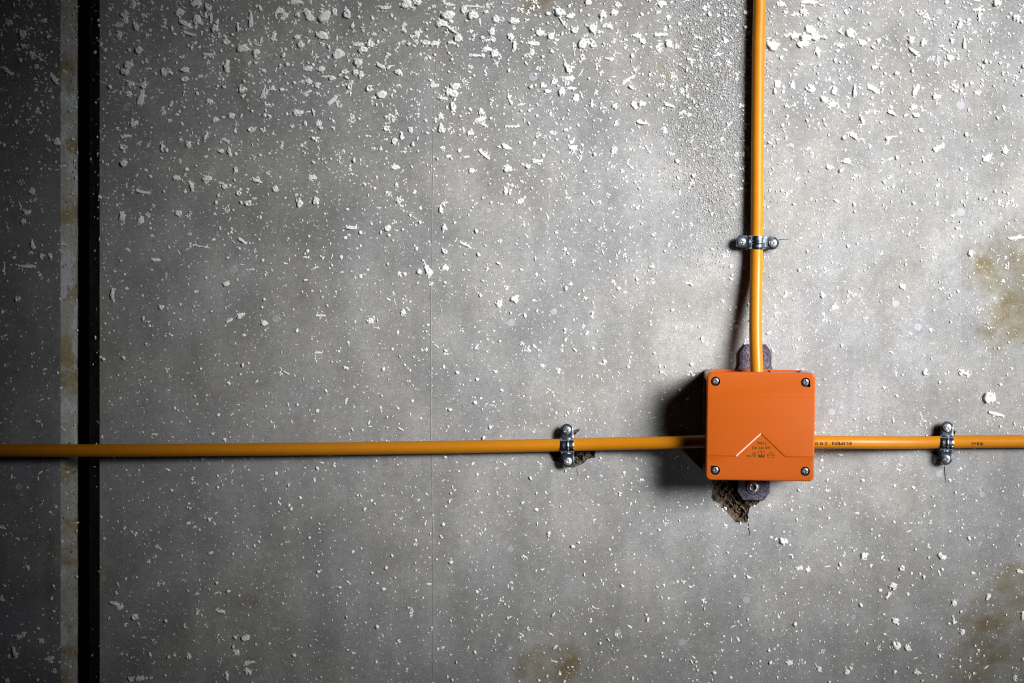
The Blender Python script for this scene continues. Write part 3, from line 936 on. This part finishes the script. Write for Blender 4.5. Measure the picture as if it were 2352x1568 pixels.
ZH = 0.0086          # height of the cable's axis in the clamps
def strap_path(L, ear_z, up, r_in, bead):
    """half strap: ears at ear_z, half round over (or under) the cable"""
    hw = 0.0066
    us, zs, bs = [], [], []
    c = ZH
    fil = 0.0022
    for t in (0, .02, .06, .12, .2, .32, .45, .6, .8, 1.0):
        u = -L + t * (L - (r_in + fil)); us.append(u); zs.append(ear_z); bs.append(0)
    s = 1 if up else -1
    for t in (0.35, 0.7):
        a = t * math.pi / 2
        us.append(-(r_in + fil) + fil * math.sin(a)); zs.append(ear_z + s * fil * (1 - math.cos(a))); bs.append(0)
    k = 22
    z0 = abs(ear_z + s * fil - c)
    a0 = math.asin(min(0.95, z0 / r_in))
    for i in range(k + 1):
        a = a0 + (math.pi - 2 * a0) * i / k
        us.append(-r_in * math.cos(a)); zs.append(c + s * r_in * math.sin(a)); bs.append(bead * min(1.0, 6.0 * math.sin(math.pi * i / k) ** 2))
    n = len(us)
    left = list(zip(us, zs, bs))
    first = left[:12]
    right = [(-u, z, b) for u, z, b in first[::-1]]
    path = left + right
    half = []
    for u, z, b in path:
        q = (abs(u) - (L - hw)) / hw
        half.append(hw if q <= 0 else hw * math.sqrt(max(0.004, 1 - q * q)))
    return path, half

VS = [-1, -0.93, -0.6, -0.26, -0.17, -0.08, 0, 0.08, 0.17, 0.26, 0.6, 0.93, 1]
up_path, up_half = strap_path(0.0216, ZH + 0.0002, True, CR + 0.0002, 0.0007)
lo_path, lo_half = strap_path(0.0222, ZH - 0.0014, False, CR + 0.0011, 0.0)
UPV, UPF = sheet(up_path, up_half, VS, 0.0012)
LOV, LOF = sheet(lo_path, lo_half, [-1, -0.93, -0.5, 0, 0.5, 0.93, 1], 0.0012)
clamp_screw = screw_mesh('clamp_screw', 0.0042, 0.0029, 0.0027, 0.00052, 0.0016, M_screw, 0.0092, True)

def clamp(px, py, roll, label, turns, marks=True):
    t = empty('cable_clamp', P(px, py, 0.0), roll)
    tag(t, label, 'cable clamp', 'zinc cable clamps')
    link_mesh('upper_strap', UPV, UPF, M_zinc, t, True, 30)
    link_mesh('lower_strap', LOV, LOF, M_zinc, t, True, 30)
    for s, tr in zip((-1, 1), turns):
        o = bpy.data.objects.new('screw', clamp_screw)
        COL.objects.link(o)
        o.parent = t
        o.location = (s * 0.0158, 0, ZH + 0.0014)
        o.rotation_euler = (math.radians(tr[1]), math.radians(tr[2]), math.radians(tr[0]))
    # small stamped strokes either side of the bead
    for body, sgn, u0 in (('//', 1, -0.0012), ('////', -1, -0.0024)):
        bm = text_mesh(body, 0.0012 * len(body), 0.0017, 0.0)
        for v in bm.verts:
            u = u0 + v.co.x; vv = sgn * 0.0037 - 0.00085 + v.co.y
            r = CR + 0.0002 + 0.0012 + 0.00003
            a = u / r
            v.co = (r * math.sin(a), vv, ZH + r * math.cos(a))
        link_bm('stamped_mark', bm, M_screw, t)
    return t
clamp(1737.5, 556.2, 2.5, 'zinc cable clamp on the upright cable above the box', ((20, 4, -3), (60, -5, 6)))
clamp(1302.6, 1021.5, -91.8 + 180, 'zinc cable clamp left of the box, above broken concrete', ((35, 5, 0), (70, -4, 4)))
clamp(2171.0, 1015.8, 92.0, 'zinc cable clamp at the far right beside the printed cable', ((50, -3, 4), (15, 5, 3)))

# ------------------------------------------------------------------ the junction box
H_LID = 0.067
BX = P(1747.4, 979.6, H_LID)
box = empty('junction_box', (BX.x, 0, BX.z), 0.8)
tag(box, 'square orange plastic junction box with screwed lid and warning triangle', 'junction box')

def rounded_rect(hx, hy, r, n=8, extra_y=()):
    pts = []
    for (cx, cy, a0) in ((hx - r, -hy + r, -90), (hx - r, hy - r, 0), (-hx + r, hy - r, 90), (-hx + r, -hy + r, 180)):
        for i in range(n + 1):
            a = math.radians(a0 + 90 * i / n)
            pts.append((cx + r * math.cos(a), cy + r * math.sin(a)))
        if a0 == -90:
            for y in sorted(extra_y): pts.append((hx, y))
        if a0 == 90:
            for y in sorted(extra_y, reverse=True): pts.append((-hx, y))
    return pts

def notched(h, r, inset, half):
    """square plan with a flat recess in each side"""
    one = []
    for i in range(7):
        a = math.radians(-45 * 0 + 90 * i / 6)
        one.append((h - r + r * math.cos(a), h - r + r * math.sin(a)))
    side = [(half + 0.002, h), (half, h - inset), (-half, h - inset), (-half - 0.002, h)]
    quarter = one + side
    pts = []
    for k in range(4):
        c, s = math.cos(k * math.pi / 2), math.sin(k * math.pi / 2)
        pts += [(x * c - y * s, x * s + y * c) for x, y in quarter]
    return pts

def prism(bm, poly, z0, z1):
    a = [bm.verts.new((x, y, z0)) for x, y in poly]
    b = [bm.verts.new((x, y, z1)) for x, y in poly]
    n = len(poly)
    bm.faces.new(a[::-1]); bm.faces.new(b)
    for i in range(n): bm.faces.new((a[i], a[(i + 1) % n], b[(i + 1) % n], b[i]))

bm = bmesh.new()
full = rounded_rect(0.0532, 0.0532, 0.0055)
prism(bm, full, 0.0030, 0.0085)
prism(bm, notched(0.0532, 0.0055, 0.0042, 0.0415), 0.0085, 0.0500)
prism(bm, full, 0.0500, 0.0545)
# little tongues on the back rim
for sx in (-0.0155, 0.014):
    prism(bm, [(sx - .0007, .0490), (sx + .0007, .0490), (sx + .0007, .0530), (sx - .0007, .0530)], 0.0085, 0.0110)
base = link_bm('base', bm, M_box, box)
bev = base.modifiers.new('bevel', 'BEVEL'); bev.width = 0.0006; bev.segments = 2; bev.limit_method = 'ANGLE'; bev.angle_limit = math.radians(40)

# knock-out rings with grommets where the cables enter
def ring_mesh(name, R, r, mat, parent, centre, axis, n=28, m=10):
    verts, faces = [], []
    ax = Vector(axis); s = ax.orthogonal().normalized(); u = ax.cross(s)
    for i in range(n):
        a = 2 * math.pi * i / n
        d = s * math.cos(a) + u * math.sin(a)
        for j in range(m):
            b = 2 * math.pi * j / m
            verts.append(Vector(centre) + d * (R + r * math.cos(b)) + ax * (r * 0.8 * math.sin(b)))
    for i in range(n):
        for j in range(m):
            faces.append((i * m + j, ((i + 1) % n) * m + j, ((i + 1) % n) * m + (j + 1) % m, i * m + (j + 1) % m))
    return link_mesh(name, verts, faces, mat, parent, True)
iz = box.matrix_basis.inverted()
for ln, ax in ((line_v[-1], (0, 1, 0)), (line_l[-1], (-1, 0, 0)), (line_r[0], (1, 0, 0))):
    c = iz @ ln
    c = Vector((c.x, 0.0492, c.z)) if ax[1] else Vector((ax[0] * 0.0492, c.y, c.z))
    ring_mesh('cable_grommet', 0.0085, 0.0016, M_box, box, c, ax)

# lid: a moulded face with a raised middle field, a triangular notch, and four screw wells
LH = 0.0538
LZ = 0.0658; LR = 0.00068            # lower face level, relief height
yu, yl = 0.0301, -0.0303
wu, wl = 0.0007, 0.0015
tx, ty = 0.0004, -0.0080            # apex of the notch
sl = 22.3 / 24.0
kk = math.sqrt(1 + sl * sl)
def foot(x): return max(yl, ty - sl * abs(x - tx))
# the raised field keeps clear of the notch only where the notch is
def relief(x, y, _w=wl):
    hb = (ty - yl) / sl
    if abs(x - tx) < hb + wl * 3:
        d = min(y - yl, 1e9)
        d2 = (y - (ty - sl * abs(x - tx))) / kk
        d = min(d, d2) if y > yl else y - yl
    else:
        d = y - yl
    t = max(0.0, min(1.0, d / _w)); t2 = max(0.0, min(1.0, (yu - y) / wu))
    return LR * min(t, t2)

FR = 0.0016                          # edge rounding
steps = [yl, yl + wl, yu - wu, yu]
dense = [(-0.046 + 0.092 * i / 46) for i in range(47)]
ys_all = sorted(set([round(v, 6) for v in dense + steps]))
prof = [(0.0, 0.0545), (0.0, LZ - FR)] + [(FR * (1 - math.cos(math.radians(a))), LZ - FR + FR * math.sin(math.radians(a))) for a in (18, 36, 54, 72, 90)]
rings = []
for ins, z in prof:
    rings.append([(x, y, z) for x, y in rounded_rect(LH - ins, LH - ins, 0.0052 - ins, 8, ys_all)])
n_out = len(rings[0])
verts = []
for k, rg in enumerate(rings):
    for (x, y, z) in rg:
        w_ = min(1.0, max(0.0, (z - 0.0600) / (LZ - FR - 0.0600)))
        verts.append((x, y, z + relief(x, y) * w_))
faces = []
for k in range(len(rings) - 1):
    for i in range(n_out):
        a = k * n_out + i; b = k * n_out + (i + 1) % n_out
        faces.append((a, b, b + n_out, a + n_out))
inner = [(x, y) for x, y, z in rings[-1]]
v2 = [Vector(p) for p in inner]; ed = [(i, (i + 1) % n_out) for i in range(n_out)]
def poly_line(pts):
    k = len(v2)
    for p in pts: v2.append(Vector(p))
    for i in range(len(pts) - 1): ed.append((k + i, k + i + 1))
xin = LH - FR
hb = (ty - yl) / sl
poly_line([(-xin, yl), (tx - hb, yl), (tx, ty), (tx + hb, yl), (xin, yl)])
ty2 = ty + wl * kk; hb2 = (ty2 - (yl + wl)) / sl
poly_line([(-xin, yl + wl), (tx - hb2, yl + wl), (tx, ty2), (tx + hb2, yl + wl), (xin, yl + wl)])
poly_line([(tx - hb, yl), (tx - hb2, yl + wl)]); poly_line([(tx + hb, yl), (tx + hb2, yl + wl)]); poly_line([(tx, ty), (tx, ty2)])
poly_line([(-xin, yu), (xin, yu)]); poly_line([(-xin, yu - wu), (xin, yu - wu)])
SC = 2.3124e3
def lid_xy(px, py):
    dx, dy = (px - 1747.4) / SC, -(py - 979.6) / SC
    a = math.radians(0.8)
    return dx * math.cos(a) - dy * math.sin(a), dx * math.sin(a) + dy * math.cos(a)
wells = []
WR = 0.00455
for (px, py, corner) in ((1643.6, 875.6, None), (1850.6, 878.0, (1, -1)), (1643.0, 1080.0, (-1, 1)), (1849.6, 1082.4, None)):
    cx, cy = lid_xy(px, py)
    ring = []
    for i in range(32):
        a = 2 * math.pi * i / 32
        x, y = WR * math.cos(a), WR * math.sin(a)
        if corner and x * corner[0] > 1e-5 and y * corner[1] > 1e-5:
            s_ = WR / max(abs(x), abs(y)); x, y = x * s_, y * s_
        ring.append((cx + x, cy + y))
    wells.append((cx, cy, ring))
    k = len(v2)
    v2 += [Vector(p) for p in ring]; ed += [(k + i, k + (i + 1) % 32) for i in range(32)]
vo, eo, fo = delaunay_2d_cdt(v2, ed, [], 0, 1e-8)[:3]
vo = np.array([tuple(v) for v in vo])
cen = np.array([vo[list(f)].mean(axis=0) for f in fo])
ok = inside(inner, cen)
for _, _, ring in wells: ok &= ~inside(ring, cen)
k0 = len(verts)
for x, y in vo: verts.append((x, y, LZ + relief(x, y)))
for f, k in zip(fo, ok):
    if not k: continue
    a, b, c = f
    ar = (vo[b][0]-vo[a][0])*(vo[c][1]-vo[a][1]) - (vo[b][1]-vo[a][1])*(vo[c][0]-vo[a][0])
    faces.append((k0 + a, k0 + b, k0 + c) if ar > 0 else (k0 + a, k0 + c, k0 + b))
bm = bmesh.new()
bvs = [bm.verts.new(v) for v in verts]
for f in faces:
    try: bm.faces.new([bvs[i] for i in f])
    except ValueError: pass
bmesh.ops.remove_doubles(bm, verts=bm.verts, dist=2e-6)
bmesh.ops.recalc_face_normals(bm, faces=bm.faces)
for e in bm.edges:
    flat = all(max(abs(v.co.x), abs(v.co.y)) < LH - FR + 1e-5 for v in e.verts)
    if len(e.link_faces) == 2 and e.calc_face_angle(0) > math.radians(12 if flat else 40): e.smooth = False
lid = link_bm('lid', bm, M_box, box, True)

cover_screw = screw_mesh('cover_screw', 0.0038, 0.0017, 0.0026, 0.00050, 0.0011, M_dark_screw, 0.0, True)
for i, (cx, cy, ring) in enumerate(wells):
    vv = [(x, y, LZ + 0.00005) for x, y in ring] + [(x, y, LZ - 0.0030) for x, y in ring]
    ff = [(i_, 32 + i_, 32 + (i_ + 1) % 32, (i_ + 1) % 32) for i_ in range(32)] + [tuple(range(32, 64))]
    link_mesh('screw_well', vv, ff, M_black, lid)  # well walls and floor are an even black, unlike the lid
    o = bpy.data.objects.new('cover_screw', cover_screw)
    COL.objects.link(o); o.parent = lid
    o.location = (cx, cy, LZ - 0.0024)
    o.rotation_euler = (0, 0, math.radians((-12, 5, -20, 8)[i]))
    # tiny moulded mark in the outer corner of the lid
    sx, sy = (1 if cx > 0 else -1), (1 if cy > 0 else -1)
    q = (cx + sx * 0.0050, cy + sy * 0.0044, LZ)
    bm = bmesh.new()
    bmesh.ops.create_cone(bm, cap_ends=True, segments=10, radius1=0.00055, radius2=0.0003, depth=0.0003, matrix=Matrix.Translation(q))
    link_bm('corner_pip', bm, M_box, lid)

# printing in the triangle
def lid_print(name, bm, px, py, label=None):
    """bm in lid units with its lower left corner at 0,0, put at pixel px, py"""
    x, y = lid_xy(px, py)
    for v in bm.verts:
        v.co = (v.co.x + x, v.co.y + y, LZ + 0.00006)
    o = link_bm(name, bm, M_green, lid)
    if label: o['label'] = label
    return o
mm = 1.0 / SC
lid_print('printed_text', text_mesh('WKE 2', 22.5 * mm, 6.4 * mm, 0.022), 1738.5, 1020.6, 'dark green lettering WKE 2')
for body, px in (('E30', 1728.2), ('E60', 1743.2), ('E90', 1758.4)):
    lid_print('printed_text', text_mesh(body, 11.2 * mm, 5.6 * mm, 0.016), px, 1031.2, 'dark green lettering ' + body)
lid_print('printed_text', text_mesh('IP66', 11.0 * mm, 4.8 * mm, 0.010), 1714.6, 1049.2, 'dark green lettering IP66')

def strokes(bm, pts, width, closed=False):
    n = len(pts)
    for i in range(n if closed else n - 1):
        a = Vector(pts[i]); b = Vector(pts[(i + 1) % n])
        d = (b - a).normalized() * width / 2; nn = Vector((-d.y, d.x))
        a2, b2 = a - d * 0.6, b + d * 0.6
        bm.faces.new([bm.verts.new((*p, 0)) for p in (a2 - nn, b2 - nn, b2 + nn, a2 + nn)])
def merge(dst, src, dx, dy, rot=0.0):
    c, s = math.cos(rot), math.sin(rot)
    m = {v: dst.verts.new((v.co.x * c - v.co.y * s + dx, v.co.x * s + v.co.y * c + dy, 0)) for v in src.verts}
    for f in src.faces: dst.faces.new([m[v] for v in f.verts])
    src.free()
# round approval mark on a little foot
bm = bmesh.new()
strokes(bm, [(4.6 * mm + 4.0 * mm * math.cos(a * math.pi / 10), 6.6 * mm + 4.0 * mm * math.sin(a * math.pi / 10)) for a in range(20)], 1.0 * mm, True)
merge(bm, text_mesh('U', 2.4 * mm, 3.0 * mm, 0.02), 2.4 * mm, 6.0 * mm, -0.5)
merge(bm, text_mesh('L', 2.0 * mm, 3.0 * mm, 0.02), 4.7 * mm, 4.2 * mm, -0.5)
strokes(bm, [(2.9 * mm, 1.2 * mm), (6.3 * mm, 1.2 * mm)], 0.9 * mm); strokes(bm, [(3.5 * mm, 0.2 * mm), (5.7 * mm, 0.2 * mm)], 0.8 * mm)
lid_print('approval_mark', bm, 1728.1, 1049.3, 'round green approval mark')
# square maker's mark: frame, upright bar, letters below
bm = bmesh.new()
strokes(bm, [(0, 0), (14.2 * mm, 0), (14.2 * mm, 14.4 * mm), (0, 14.4 * mm)], 0.8 * mm, True)
strokes(bm, [(7.4 * mm, 5.0 * mm), (7.4 * mm, 14.4 * mm)], 1.5 * mm)
merge(bm, text_mesh('els', 13.0 * mm, 7.0 * mm, 0.032), 0.4 * mm, 0.3 * mm)
lid_print('maker_mark', bm, 1742.0, 1049.8, 'square green maker mark els')
# triangular test mark on a trapezium foot
bm = bmesh.new()
strokes(bm, [(0.6 * mm, 4.2 * mm), (0.6 * mm, 5.2 * mm), (9.3 * mm, 13.6 * mm), (18.0 * mm, 5.2 * mm), (18.0 * mm, 4.2 * mm)], 1.0 * mm, True)
strokes(bm, [(2.2 * mm, 3.8 * mm), (3.4 * mm, 0.5 * mm), (15.6 * mm, 0.5 * mm), (16.8 * mm, 3.8 * mm)], 0.9 * mm)
for ch, dx, dy in (('V', 8.0, 8.4), ('D', 5.2, 5.6), ('E', 10.8, 5.6)):
    merge(bm, text_mesh(ch, 2.2 * mm, 2.6 * mm, 0.02), dx * mm, dy * mm)
lid_print('test_mark', bm, 1761.2, 1050.6, 'triangular green test mark VDE')

# steel mounting plate behind the box with a tab above and below
c0 = P(1733.0, 969.0, 0.0); c0 = iz @ c0
hx, hy, ch, cv = 37.2 / S, 179.0 / S, 13.0 / S, 19.0 / S
fx, fy = 3.5 / S, 55.0 / S
outline = [(hx, -hy + cv), (hx, -hy + cv + 12 / S), (hx, -hy + cv + 30 / S), (hx + fx, -hy + cv + 38 / S), (hx + fx, hy - cv - 38 / S), (hx, hy - cv - 30 / S), (hx, hy - cv), (hx - ch, hy), (-hx + ch, hy), (-hx, hy - cv),
           (-hx, hy - cv - 30 / S), (-hx - fx, hy - cv - 38 / S), (-hx - fx, -hy + cv + 38 / S), (-hx, -hy + cv + 30 / S), (-hx, -hy + cv), (-hx + ch, -hy), (hx - ch, -hy)]
outline = [(x + c0.x, y + c0.y) for x, y in outline]
hole = []
hc = iz @ P(1730.5, 826.5, 0.003)
for i in range(24):
    a = 2 * math.pi * i / 24
    hole.append((hc.x + 0.0050 * math.cos(a), hc.y + 0.0036 * math.sin(a)))
v2 = [Vector(p) for p in outline] + [Vector(p) for p in hole]
ed = [(i, (i + 1) % len(outline)) for i in range(len(outline))] + [(len(outline) + i, len(outline) + (i + 1) % 24) for i in range(24)]
vo, eo, fo = delaunay_2d_cdt(v2, ed, [], 0, 1e-8)[:3]
vo = np.array([tuple(v) for v in vo]); cen = np.array([vo[list(f)].mean(axis=0) for f in fo])
ok = inside(outline, cen) & ~inside(hole, cen)
bm = bmesh.new()
t0, t1 = 0.0006, 0.0030
va = [bm.verts.new((x, y, t1)) for x, y in vo]; vb = [bm.verts.new((x, y, t0)) for x, y in vo]
for f, k in zip(fo, ok):
    if k:
        bm.faces.new([va[i] for i in f]); bm.faces.new([vb[i] for i in f][::-1])
for lo_, n_ in ((0, len(outline)), (len(outline), 24)):
    for i in range(n_):
        a, b = lo_ + i, lo_ + (i + 1) % n_
        bm.faces.new((va[a], va[b], vb[b], vb[a]))
bmesh.ops.recalc_face_normals(bm, faces=bm.faces)
plate = link_bm('mounting_plate', bm, M_plate, box)
plate['label'] = 'dark hammered steel mounting plate with tabs above and below the box'
bev = plate.modifiers.new('bevel', 'BEVEL'); bev.width = 0.0004; bev.segments = 2; bev.limit_method = 'ANGLE'; bev.angle_limit = math.radians(40)

link_mesh('drill_hole_shade', [(x, y, t0 + 0.0001) for x, y in hole], [tuple(range(24))], M_black, plate)  # flat black disc, painted darkness in place of a deep hole

# button-head bolt with hexagon socket on the lower tab
bm = bmesh.new()
R = 0.0066; nt = 36
prof_b = [(1.0, 0.0), (1.0, 0.0006), (0.94, 0.0017), (0.82, 0.0026), (0.66, 0.0033), (0.52, 0.0036)]
rows = [[bm.verts.new((R * q * math.cos(2 * math.pi * i / nt), R * q * math.sin(2 * math.pi * i / nt), z)) for i in range(nt)] for q, z in prof_b]
def hexp(i, r):
    a = (2 * math.pi * i / nt + 0.2) % (math.pi / 3) - math.pi / 6
    return r * math.cos(math.pi / 6) / math.cos(a)
for z in (0.0034, 0.0008):
    rows.append([bm.verts.new((hexp(i, R * 0.5) * math.cos(2 * math.pi * i / nt), hexp(i, R * 0.5) * math.sin(2 * math.pi * i / nt), z)) for i in range(nt)])
for k in range(len(rows) - 1):
    for i in range(nt): bm.faces.new((rows[k][i], rows[k][(i + 1) % nt], rows[k + 1][(i + 1) % nt], rows[k + 1][i]))
bm.faces.new(rows[-1])
bolt = link_bm('hex_bolt', bm, M_screw, plate, True, 40)
bp = iz @ P(1729.5, 1118.5, 0.005)
bolt.location = (bp.x, bp.y, 0.0030)
